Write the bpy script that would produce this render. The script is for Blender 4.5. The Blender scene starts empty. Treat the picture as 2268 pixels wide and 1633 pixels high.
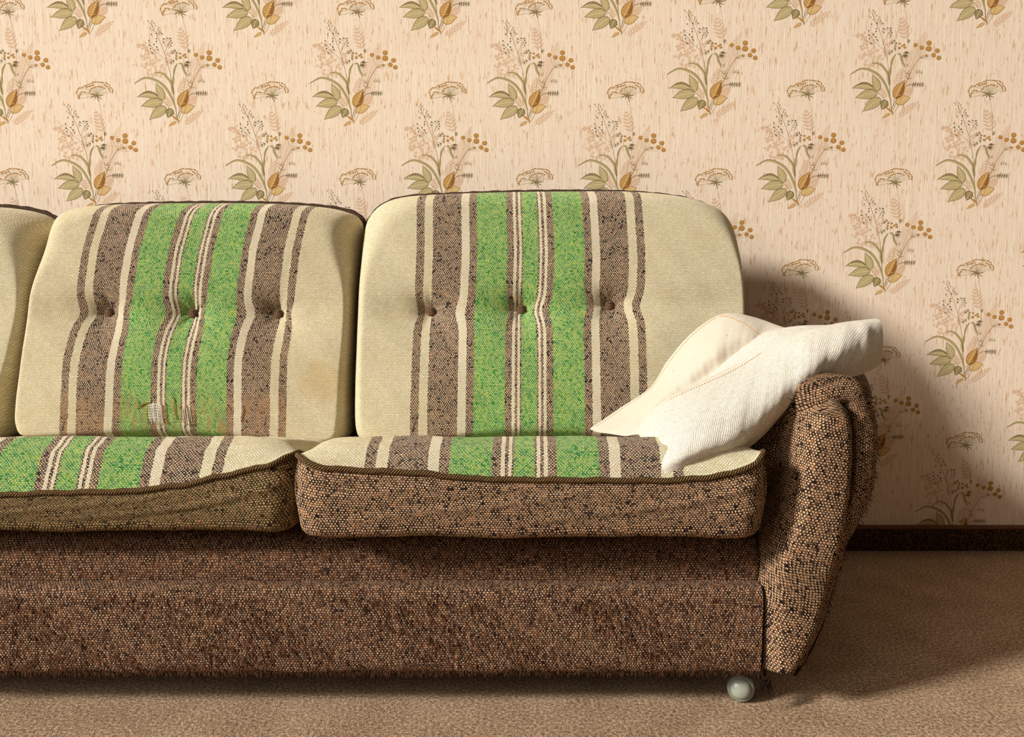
import bpy, bmesh, math, random
from mathutils import Vector
random.seed(7)
PI = math.pi
scn = bpy.context.scene
COL = scn.collection
sin, cos, tan = math.sin, math.cos, math.tan

# ------------------------------------------------------------------ camera geometry
F, CX, CY, H, TH = 1820.0, 1134.0, 816.5, 0.795, math.radians(5.2)
WALL = 2.50

def ray(px, py):
    a, b = (px - CX) / F, -(py - CY) / F
    return (a, cos(TH) + b * sin(TH), -sin(TH) + b * cos(TH))

def P(px, py, Y, m=0.0, z0=0.0):
    """point on the (leaning) plane y = Y + m (z - z0) seen at a pixel"""
    d = ray(px, py)
    t = (Y + m * (H - z0)) / (d[1] - m * d[2])
    return Vector((t * d[0], t * d[1], H + t * d[2]))

def lerp(a, b, t): return a + (b - a) * t

def interp(pts, x):
    if x <= pts[0][0]: return pts[0][1]
    for (x0, y0), (x1, y1) in zip(pts, pts[1:]):
        if x <= x1:
            t = (x - x0) / (x1 - x0)
            t = t * t * (3 - 2 * t) * .5 + t * .5
            return lerp(y0, y1, t)
    return pts[-1][1]

def catmull(pts, n, closed=False):
    """n samples along a Catmull-Rom curve, spaced by arc length"""
    k = len(pts)
    dense = []
    segs = k if closed else k - 1
    for i in range(segs):
        if closed:
            p0, p1, p2, p3 = pts[(i-1) % k], pts[i], pts[(i+1) % k], pts[(i+2) % k]
        else:
            p0, p1, p2, p3 = pts[max(i-1, 0)], pts[i], pts[i+1], pts[min(i+2, k-1)]
        for j in range(16):
            t = j / 16
            dense.append(tuple(.5 * ((2*b) + (-a + c) * t + (2*a - 5*b + 4*c - d) * t*t + (-a + 3*b - 3*c + d) * t**3)
                               for a, b, c, d in zip(p0, p1, p2, p3)))
    dense.append(tuple(pts[0]) if closed else tuple(pts[-1]))
    L = [0]
    for a, b in zip(dense, dense[1:]): L.append(L[-1] + math.dist(a, b))
    out = []
    cnt = n if closed else n - 1
    j = 0
    for i in range(n):
        s = L[-1] * i / cnt
        while j < len(L) - 2 and L[j+1] < s: j += 1
        t = (s - L[j]) / max(L[j+1] - L[j], 1e-9)
        out.append(tuple(lerp(a, b, t) for a, b in zip(dense[j], dense[j+1])))
    return out

# ------------------------------------------------------------------ node helpers
class NB:
    def __init__(s, name, rough=.9, spec=.15):
        s.m = bpy.data.materials.new(name); s.m.use_nodes = True
        s.t = s.m.node_tree; s.n = s.t.nodes; s.l = s.t.links
        s.b = s.n['Principled BSDF']
        s.b.inputs['Roughness'].default_value = rough
        s.b.inputs['Specular IOR Level'].default_value = spec
    def node(s, typ, **kw):
        nd = s.n.new(typ)
        for k, v in kw.items(): setattr(nd, k, v)
        return nd
    def put(s, sock, v):
        if isinstance(v, bpy.types.NodeSocket): s.l.new(v, sock)
        elif isinstance(v, (tuple, list)):
            sock.default_value = tuple(v) if len(v) == len(sock.default_value) else tuple(v) + (1,)
        else: sock.default_value = v
    def math(s, op, a, b=None, c=None):
        nd = s.node('ShaderNodeMath', operation=op)
        s.put(nd.inputs[0], a)
        if b is not None: s.put(nd.inputs[1], b)
        if c is not None: s.put(nd.inputs[2], c)
        return nd.outputs[0]
    def mix(s, f, a, b, blend='MIX'):
        nd = s.node('ShaderNodeMix', data_type='RGBA', blend_type=blend)
        s.put(nd.inputs[0], f); s.put(nd.inputs[6], a); s.put(nd.inputs[7], b)
        return nd.outputs[2]
    def smooth(s, v, lo, hi, a=0., b=1.):
        nd = s.node('ShaderNodeMapRange', interpolation_type='SMOOTHSTEP')
        s.put(nd.inputs[0], v)
        for i, x in enumerate((lo, hi, a, b)): nd.inputs[i+1].default_value = x
        return nd.outputs[0]
    def ramp(s, v, stops, mode='LINEAR'):
        nd = s.node('ShaderNodeValToRGB'); cr = nd.color_ramp; cr.interpolation = mode
        while len(cr.elements) > 1: cr.elements.remove(cr.elements[-1])
        for i, (p, c) in enumerate(stops):
            e = cr.elements[0] if i == 0 else cr.elements.new(p)
            e.position = p
            e.color = tuple(c) + (1,) if len(c) == 3 else c
        s.put(nd.inputs[0], v)
        return nd.outputs[0]
    def vec(s, x, y, z=0.):
        nd = s.node('ShaderNodeCombineXYZ')
        for i, v in enumerate((x, y, z)): s.put(nd.inputs[i], v)
        return nd.outputs[0]
    def noise(s, v, scale, detail=2, rough=.5, col=False):
        nd = s.node('ShaderNodeTexNoise')
        s.put(nd.inputs['Vector'], v); nd.inputs['Scale'].default_value = scale
        nd.inputs['Detail'].default_value = detail; nd.inputs['Roughness'].default_value = rough
        return nd.outputs['Color' if col else 'Fac']
    def white(s, v):
        nd = s.node('ShaderNodeTexWhiteNoise', noise_dimensions='3D'); s.put(nd.inputs['Vector'], v)
        return nd.outputs['Value']
    def uv(s):
        nd = s.node('ShaderNodeUVMap', uv_map='UVMap')
        sp = s.node('ShaderNodeSeparateXYZ'); s.l.new(nd.outputs[0], sp.inputs[0])
        return nd.outputs[0], sp.outputs[0], sp.outputs[1]
    def done(s, color, height=None, dist=.001, strength=1.0):
        s.put(s.b.inputs['Base Color'], color)
        if height is not None:
            bp = s.node('ShaderNodeBump'); bp.inputs['Distance'].default_value = dist
            bp.inputs['Strength'].default_value = strength
            s.put(bp.inputs['Height'], height); s.l.new(bp.outputs[0], s.b.inputs['Normal'])
        return s.m

def sr(r, g, b):
    f = lambda c: (c/255/12.92) if c/255 <= .04045 else ((c/255+.055)/1.055)**2.4
    return (f(r), f(g), f(b))

def weave(nb, p, q, jitter=.25):
    """staggered stitch lattice: returns uv, u, v, knot height, gap mask, cell random values"""
    uv, u, v = nb.uv()
    # crooked yarns
    wob = nb.noise(uv, 60, 2)
    u2 = nb.math('ADD', u, nb.math('MULTIPLY', nb.math('SUBTRACT', wob, .5), p * 1.2))
    wob2 = nb.noise(nb.vec(v, u), 45, 2)
    v2 = nb.math('ADD', v, nb.math('MULTIPLY', nb.math('SUBTRACT', wob2, .5), q * 1.5))
    vy = nb.math('DIVIDE', v2, q)
    row = nb.math('FLOOR', vy)
    odd = nb.math('MULTIPLY', nb.math('MODULO', nb.math('ABSOLUTE', row), 2), .5)
    ux = nb.math('ADD', nb.math('DIVIDE', u2, p), odd)
    cx = nb.math('FLOOR', ux)
    fx = nb.math('SUBTRACT', nb.math('FRACT', ux), .5)
    fy = nb.math('SUBTRACT', nb.math('FRACT', vy), .5)
    d2 = nb.math('ADD', nb.math('MULTIPLY', nb.math('MULTIPLY', fx, fx), 1.15), nb.math('MULTIPLY', nb.math('MULTIPLY', fy, fy), .6))
    knot = nb.smooth(d2, .03, .26, 1, 0)
    # second lattice between the knots
    ux2 = nb.math('ADD', ux, .5)
    c2 = nb.math('FLOOR', ux2)
    gx = nb.math('SUBTRACT', nb.math('FRACT', ux2), .5)
    e2 = nb.math('ADD', nb.math('MULTIPLY', gx, gx), nb.math('MULTIPLY', nb.math('MULTIPLY', fy, fy), .55))
    dot = nb.smooth(e2, .045, .115, 1, 0)
    r1 = nb.white(nb.vec(cx, row, 1.)); r2 = nb.white(nb.vec(c2, row, 5.)); r3 = nb.white(nb.vec(cx, row, 9.))
    return dict(uv=uv, u=u, v=v, knot=knot, dot=dot, r1=r1, r2=r2, r3=r3)

def yarn_brown(nb, w, tan_c, light=1.0, dark=1.0, dots=.8):
    clump = nb.noise(w['uv'], 38, 3, .6)
    k = nb.math('ADD', nb.math('MULTIPLY', w['r1'], .62), nb.math('MULTIPLY', clump, .55))
    L = lambda c: tuple(x * light for x in c)
    D = lambda c: tuple(x * dark for x in c)
    base = nb.ramp(k, [(.18, D(sr(28, 21, 22))), (.46, D(sr(50, 37, 34))), (.60, L(sr(84, 62, 50))), (.76, L(sr(112, 84, 66))),
                       (.90, L(sr(132, 96, 72))), (1., L(sr(186, 110, 64)))])
    on = nb.math('MULTIPLY', w['dot'], nb.smooth(nb.math('ADD', w['r2'], nb.math('MULTIPLY', clump, .8)), .38, .62, 0, dots))
    tn = nb.mix(w['r3'], tan_c, tuple(min(1, x * 1.25) for x in tan_c))
    return nb.mix(on, base, tn)

def yarn_green(nb, w):
    clump = nb.noise(w['uv'], 30, 3, .6)
    k = nb.math('ADD', nb.math('MULTIPLY', w['r1'], .6), nb.math('MULTIPLY', clump, .5))
    base = nb.ramp(k, [(.1, sr(24, 104, 48)), (.38, sr(56, 142, 62)), (.58, sr(104, 164, 68)), (.8, sr(138, 176, 70)), (1., sr(184, 184, 84))])
    on = nb.math('MULTIPLY', w['dot'], nb.smooth(w['r2'], .04, .22, 0, .85))
    return nb.mix(on, base, sr(228, 222, 168))

def yarn_cream(nb, w, c0, c1):
    clump = nb.noise(w['uv'], 9, 3, .6)
    k = nb.math('ADD', nb.math('MULTIPLY', w['r1'], .5), nb.math('MULTIPLY', clump, .5))
    base = nb.ramp(k, [(.15, c0), (.8, c1)])
    return nb.mix(nb.math('MULTIPLY', nb.math('SUBTRACT', 1., w['knot']), .45), base, tuple(x * .55 for x in c0))

# stripe edges, distance from the middle of the woven band in metres: G green, B brown, C cream
BAND = [(.0186, 1), (.0221, .5), (.0285, 0), (.0345, .5), (.0420, 0), (.0584, .5), (.135, 1), (.153, .5), (.1735, 0),
        (.246, .5), (.267, 0), (.287, .5), (1, 0)]

def striped(name, pitch=.0052, cream=((224, 206, 160), (242, 230, 196)), worn=0.0, stain=None):
    nb = NB(name, .95, .1)
    w = weave(nb, pitch, pitch * .72)
    jit = nb.math('MULTIPLY', nb.math('SUBTRACT', w['r3'], .5), .0016)
    au = nb.math('ADD', nb.math('ABSOLUTE', w['u']), jit)
    stops, x = [], 0.
    for e, k in BAND:
        stops.append((x / .32, (k, k, k))); x = e
    kind = nb.ramp(nb.math('DIVIDE', au, .32), stops, 'CONSTANT')
    sep = nb.node('ShaderNodeSeparateColor'); nb.l.new(kind, sep.inputs[0]); kd = sep.outputs[0]
    isB = nb.math('COMPARE', kd, .5, .2)
    isG = nb.math('GREATER_THAN', kd, .75)
    cream_c = yarn_cream(nb, w, sr(*cream[0]), sr(*cream[1]))
    inner = nb.smooth(nb.math('ABSOLUTE', w['u']), .18, .24, .35, 0)      # the thin pale stripes are whiter
    cream_c = nb.mix(inner, cream_c, sr(240, 226, 205))
    brown = yarn_brown(nb, w, sr(232, 206, 168), 1.0, 1.0, .95)
    c = nb.mix(isB, cream_c, brown)
    c = nb.mix(isG, c, yarn_green(nb, w))
    if worn:
        # rubbed strip near the foot of the back cushion, rust coloured warp shows through
        f = nb.math('MULTIPLY', nb.smooth(w['v'], .50, .575, worn, 0),
                    nb.smooth(nb.noise(nb.vec(nb.math('MULTIPLY', w['u'], 260), nb.math('MULTIPLY', w['v'], 18)), 1, 2), .45, .62, 0, 1))
        f = nb.math('MULTIPLY', f, nb.math('GREATER_THAN', kd, .3))
        c = nb.mix(f, c, sr(176, 128, 84))
    if stain:
        su, sv, srd = stain
        du = nb.math('SUBTRACT', w['u'], su); dv = nb.math('SUBTRACT', w['v'], sv)
        dd = nb.math('SQRT', nb.math('ADD', nb.math('MULTIPLY', du, du), nb.math('MULTIPLY', dv, dv)))
        dd = nb.math('ADD', dd, nb.math('MULTIPLY', nb.math('SUBTRACT', nb.noise(w['uv'], 18, 3), .5), .09))
        f = nb.smooth(dd, srd * .35, srd * 1.1, .38, 0)
        c = nb.mix(f, c, sr(205, 165, 100))
    soil = nb.noise(w['uv'], 5, 3)
    c = nb.mix(nb.smooth(soil, .5, .8, 0, .16), c, sr(190, 155, 95))
    slub = nb.smooth(nb.noise(nb.vec(w['u'], w['v'], 3.), 95, 2), .5, .75)
    hgt = nb.math('ADD', w['knot'], nb.math('MULTIPLY', slub, .35))
    hgt = nb.math('ADD', hgt, nb.math('MULTIPLY', w['dot'], .9))
    nb.b.inputs['Sheen Weight'].default_value = .12
    return nb.done(c, hgt, .0016, .9)

def tweed(name, pitch=.0056, tan_c=(216, 178, 128), light=1.0, dark=1.0, dots=.85, nap=.0, tint=None):
    nb = NB(name, .95, .1)
    w = weave(nb, pitch, pitch * .75)
    c = yarn_brown(nb, w, sr(*tan_c), light, dark, dots)
    hgt = nb.math('ADD', nb.math('MULTIPLY', w['knot'], .8), nb.math('MULTIPLY', w['dot'], 1.1))
    if nap:
        st = nb.noise(nb.vec(nb.math('MULTIPLY', w['u'], 230), nb.math('MULTIPLY', w['v'], 62)), 1, 3, .6)
        f = nb.smooth(st, .44, .60, 0, nap)
        tuft = nb.ramp(nb.noise(nb.vec(nb.math('MULTIPLY', w['u'], 150), nb.math('MULTIPLY', w['v'], 40), 4.), 1, 2),
                       [(.3, sr(52, 34, 26)), (.5, sr(84, 54, 38)), (.66, sr(140, 84, 48))])
        c = nb.mix(f, c, tuft)
        hgt = nb.math('ADD', hgt, nb.math('MULTIPLY', f, 1.3))
    if tint:
        c = nb.mix(.22, c, sr(*tint))
    return nb.done(c, hgt, .0018, 1.0)

def braid(name, c0, c1):
    nb = NB(name, .9, .1)
    uv, u, v = nb.uv()
    s_ = nb.math('SINE', nb.math('ADD', nb.math('MULTIPLY', u, 2 * PI / .0052), nb.math('MULTIPLY', v, 900)))
    n = nb.noise(uv, 240, 2)
    c = nb.ramp(nb.math('ADD', nb.math('MULTIPLY', s_, .3), nb.math('ADD', nb.math('MULTIPLY', n, .8), .05)),
                [(.2, tuple(x * .35 for x in sr(*c0))), (.5, sr(*c0)), (.85, sr(*c1))])
    return nb.done(c, s_, .0012, .9)

def plain(name, rgb, rough=.9, spec=.15, var=.0):
    nb = NB(name, rough, spec)
    if not var: return nb.done(sr(*rgb))
    tc = nb.node('ShaderNodeTexCoord')
    n = nb.noise(tc.outputs['Object'], 60, 3)
    c = sr(*rgb)
    return nb.done(nb.ramp(n, [(.3, tuple(x * (1 - var) for x in c)), (.7, tuple(min(1, x * (1 + var)) for x in c))]))

# ------------------------------------------------------------------ mesh helpers
def mesh_obj(name, verts, faces, mat, parent=None, uvs=None, smooth=True, mats=None, fmat=None):
    me = bpy.data.meshes.new(name)
    me.from_pydata([tuple(v) for v in verts], [], faces)
    if uvs is not None:
        lay = me.uv_layers.new(name='UVMap')
        if isinstance(uvs, list) and len(uvs) == len(verts):
            idx = [0] * len(me.loops); me.loops.foreach_get('vertex_index', idx)
            flat = [c for i in idx for c in uvs[i]]
            lay.data.foreach_set('uv', flat)
    for m in (mats or [mat]): me.materials.append(m)
    if fmat: me.polygons.foreach_set('material_index', fmat)
    me.polygons.foreach_set('use_smooth', [smooth] * len(me.polygons))
    me.update()
    o = bpy.data.objects.new(name, me); COL.objects.link(o)
    if parent: o.parent = parent
    return o

def thing(name, label, cat, loc=(0, 0, 0), group=None):
    o = bpy.data.objects.new(name, None); COL.objects.link(o)
    o.location = loc; o['label'] = label; o['category'] = cat
    o.empty_display_size = .1
    if group: o['group'] = group
    return o

def place(parent, children):
    """children are modelled in world space: move their meshes to the parent's frame"""
    loc = parent.location
    for c in children:
        for v in c.data.vertices: v.co -= loc

class Thing:
    def __init__(s, name, label, cat, loc, group=None):
        s.e = thing(name, label, cat, loc, group); s.loc = Vector(loc)
    def part(s, name, verts, faces, mat, uvs=None, parent=None, smooth=True, **kw):
        vs = [Vector(v) - s.loc for v in verts]
        return mesh_obj(name, vs, faces, mat, parent or s.e, uvs, smooth, **kw)

def grid_faces(nr, nc, closed=False, off=0, flip=False):
    fs = []
    for r in range(nr - 1):
        for c in range(nc if closed else nc - 1):
            a, b = r * nc + c, r * nc + (c + 1) % nc
            q = (off + a, off + b, off + b + nc, off + a + nc)
            fs.append(q[::-1] if flip else q)
    return fs

def sweep(path, rad, ns=8, closed=False, wav=None):
    """tube along a path; rad a number or function of s in 0..1. returns verts, faces, uvs"""
    path = [Vector(p) for p in path]
    n = len(path); vs, uvs = [], []; L = 0
    prevN = None
    for i, p in enumerate(path):
        a = path[(i-1) % n] if (closed or i > 0) else path[i]
        b = path[(i+1) % n] if (closed or i < n-1) else path[i]
        t = (b - a).normalized() if (b - a).length > 1e-9 else Vector((0, 0, 1))
        if prevN is None:
            prevN = t.orthogonal().normalized()
        N = (prevN - t * prevN.dot(t)).normalized(); prevN = N
        B = t.cross(N)
        if i: L += (p - path[i-1]).length
        r = rad(i / max(n-1, 1)) if callable(rad) else rad
        for k in range(ns):
            an = 2 * PI * k / ns
            vs.append(p + N * (cos(an) * r) + B * (sin(an) * r)); uvs.append((L, r * an))
    fs = []
    for i in range(n if closed else n - 1):
        for k in range(ns):
            fs.append((i*ns+k, i*ns+(k+1) % ns, ((i+1) % n)*ns+(k+1) % ns, ((i+1) % n)*ns+k))
    if not closed:
        fs.append(tuple(range(ns))[::-1]); fs.append(tuple((n-1)*ns + k for k in range(ns)))
    return vs, fs, uvs

def merge(parts):
    V, Fc, U = [], [], []
    for v, f, u in parts:
        o = len(V); V += list(v); U += list(u); Fc += [tuple(i + o for i in q) for q in f]
    return V, Fc, U

# ------------------------------------------------------------------ materials
M_back = striped('striped_back_fabric', .0052, ((222, 206, 162), (240, 228, 196)))
M_backw = striped('striped_back_fabric_worn', .0052, ((222, 204, 160), (240, 227, 194)), worn=.75, stain=(.385, .575, .075))
M_seat = striped('striped_seat_fabric', .0060, ((232, 214, 165), (250, 240, 208)))
M_box = tweed('tweed_boxing', .0056, (222, 186, 142), 1.15, 1.0, .95)
M_box2 = tweed('tweed_boxing_olive', .0058, (206, 180, 120), 1.0, .9, .92, tint=(92, 76, 40))
M_base = tweed('tweed_base', .0058, (210, 174, 138), 1.0, .9, .95, nap=.8)
M_rail = tweed('tweed_rail', .0062, (190, 152, 114), .8, .75, .85, nap=.8)  # darker than the base tweed: shade under the seat cushions put into its colour
M_arm = tweed('tweed_arm', .0060, (208, 168, 124), .85, .75, .8)
M_armp = tweed('tweed_arm_panel', .0064, (216, 178, 134), .95, .85, .95)
M_btn = tweed('tweed_button', .0038, (190, 150, 110), 1.0, 1.0)
M_pipe = braid('braided_piping', (98, 74, 46), (150, 122, 80))
M_pipeb = braid('dark_braided_piping', (70, 52, 42), (140, 112, 92))
M_strand = plain('loose_brown_yarn', (96, 64, 46), .95, .05, .3)
M_strandd = plain('loose_dark_yarn', (48, 34, 28), .95, .05, .2)

# ------------------------------------------------------------------ floor and wall
def carpet():
    nb = NB('carpet_pile', .97, .05)
    tc = nb.node('ShaderNodeTexCoord'); ob = tc.outputs['Object']
    n1 = nb.noise(ob, 420, 2, .7); n2 = nb.noise(ob, 150, 3, .6); n3 = nb.noise(ob, 9, 3)
    k = nb.math('ADD', nb.math('MULTIPLY', n1, .55), nb.math('ADD', nb.math('MULTIPLY', n2, .5), nb.math('MULTIPLY', n3, .1)))
    c = nb.ramp(k, [(.40, sr(84, 60, 42)), (.51, sr(134, 106, 80)), (.59, sr(172, 144, 116)), (.70, sr(218, 194, 166))])
    return nb.done(c, k, .004, .9)

def skirting_cloth():
    nb = NB('skirting_carpet', .95, .05)
    tc = nb.node('ShaderNodeTexCoord')
    mp = nb.node('ShaderNodeMapping'); mp.inputs['Scale'].default_value = (1, 1, .5)
    nb.l.new(tc.outputs['Object'], mp.inputs[0])
    n1 = nb.noise(mp.outputs[0], 300, 2, .7)
    c = nb.ramp(n1, [(.38, sr(30, 20, 14)), (.5, sr(62, 42, 26)), (.66, sr(120, 86, 54))])
    return nb.done(c, n1, .002, .8)

def wallpaper():
    nb = NB('wallpaper_ground', .75, .2)
    tc = nb.node('ShaderNodeTexCoord')
    sp = nb.node('ShaderNodeSeparateXYZ'); nb.l.new(tc.outputs['Object'], sp.inputs[0])
    x, z = sp.outputs[0], sp.outputs[2]
    V = lambda a, b, c=0.: nb.vec(nb.math('MULTIPLY', x, a), c, nb.math('MULTIPLY', z, b))
    base = nb.ramp(nb.noise(V(260, 6), 1, 2), [(.3, sr(236, 211, 184)), (.7, sr(249, 232, 212))])
    thr = nb.noise(V(620, 14, 3.), 1, 2)
    base = nb.mix(nb.smooth(thr, .5, .7, 0, .4), base, sr(255, 242, 222))
    f1 = nb.smooth(nb.noise(V(170, 24, 7.), 1, 3, .6), .585, .645, 0, .72)
    c = nb.mix(f1, base, sr(206, 158, 104))
    f2 = nb.smooth(nb.noise(V(240, 44, 11.), 1, 3, .65), .645, .70, 0, .8)
    c = nb.mix(f2, c, sr(168, 112, 66))
    f3 = nb.smooth(nb.noise(V(110, 14, 17.), 1, 3, .6), .58, .68, 0, .4)
    c = nb.mix(f3, c, sr(222, 178, 128))
    h = nb.math('ADD', thr, nb.math('MULTIPLY', f2, .3))
    return nb.done(c, h, .0009, .6)

M_wall = wallpaper()
INK = {
    'fawn':  plain('print_fawn', (222, 188, 156), .8, .1),
    'olive': plain('print_olive', (186, 168, 120), .8, .1),
    'deep':  plain('print_deep_olive', (136, 118, 74), .8, .1),
    'dark':  plain('print_dark_line', (112, 94, 58), .8, .1),
    'vein':  plain('print_pale_vein', (232, 214, 166), .8, .1),
    'ochre': plain('print_ochre', (194, 144, 74), .8, .1),
    'rust':  plain('print_rust', (154, 102, 46), .8, .1),
    'stem':  plain('print_stem', (164, 144, 98), .8, .1),
    'tan':   plain('print_tan', (216, 176, 112), .8, .1),
}
KEYS = list(INK)
LAYER = dict(fawn=1, olive=3, ochre=3, tan=4, deep=4, stem=2, rust=5, vein=5, dark=5)

class Motif:
    """flat printed bouquet, drawn in its own units (x right, y down), base of the stem at (550, 1455)"""
    def __init__(s): s.p = []
    def poly(s, pts, k): s.p.append((list(pts), k))
    def line(s, pts, w, k, n=None):
        n = n or max(6, len(pts) * 5)
        c = catmull(pts, n) if len(pts) > 2 else [tuple(lerp(a, b, i / 3) for a, b in zip(*pts)) for i in range(4)]
        n = len(c); wf = w if callable(w) else (lambda t: w)
        L, R = [], []
        for i, (x, y) in enumerate(c):
            a, b = c[max(i-1, 0)], c[min(i+1, n-1)]
            tx, ty = b[0]-a[0], b[1]-a[1]; l = math.hypot(tx, ty) or 1
            h = wf(i/(n-1)) / 2
            L.append((x - ty/l*h, y + tx/l*h)); R.append((x + ty/l*h, y - tx/l*h))
        for i in range(n-1): s.p.append(([L[i], L[i+1], R[i+1], R[i]], k))
    def leaf(s, b, t, w, k, bend=0., saw=0, veins=0, edge='dark', half=None, ew=5):
        bx, by = b; tx, ty = t; dx, dy = tx-bx, ty-by; l = math.hypot(dx, dy)
        ux, uy = dx/l, dy/l; nx, ny = -uy, ux; N = 22 if saw else 8
        def at(a, o):
            cb = bend * sin(a * PI) * l
            return (bx + ux*a*l + nx*(o+cb), by + uy*a*l + ny*(o+cb))
        def prof(a): return w*.45 * (sin(PI * a**.72) ** (.7 + .5*a) if 0 < a < 1 else 0)
        up, dn = [], []
        for i in range(N+1):
            a = i/N; z = (1 + (.17 if (saw and i % 2) else 0))
            up.append(at(a, prof(a)*z)); dn.append(at(a, -prof(a)*z))
        for i in range(N):
            s.p.append(([dn[i], dn[i+1], up[i+1], up[i]], k))
            if half: s.p.append(([at(i/N, prof(i/N)*.35), at((i+1)/N, prof((i+1)/N)*.35), up[i+1], up[i]], half))
        if edge and saw:
            s.line(up, ew, edge, len(up)); s.line(dn, ew*.8, edge, len(dn))
        if veins:
            s.line([at(.0, 0), at(.5, 0), at(.95, 0)], 5, 'vein')
            for j in range(veins):
                a = .15 + .65*j/veins
                for sg in (1, -1):
                    s.line([at(a, 0), at(min(a+.13, .97), sg*prof(a+.12)*.85)], 4, 'vein')
    def fern(s, axis, n, length, w, k, ang=55, tip=.25, stem=3):
        c = catmull(axis, n+2) if len(axis) > 2 else [tuple(lerp(a, b, i/(n+1)) for a, b in zip(*axis)) for i in range(n+2)]
        s.line(axis, stem, k)
        for i in range(1, n+1):
            a = i/(n+1); x, y = c[i]; px_, py_ = c[i+1][0]-c[i-1][0], c[i+1][1]-c[i-1][1]
            base = math.atan2(py_, px_); ln = length * (sin(PI*min(1, .22+a*.8))**.9 + tip*.2)
            for sg in (1, -1):
                an = base + sg*math.radians(ang)
                s.leaf((x, y), (x+cos(an)*ln, y+sin(an)*ln), w, k, 0, edge=None)

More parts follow.
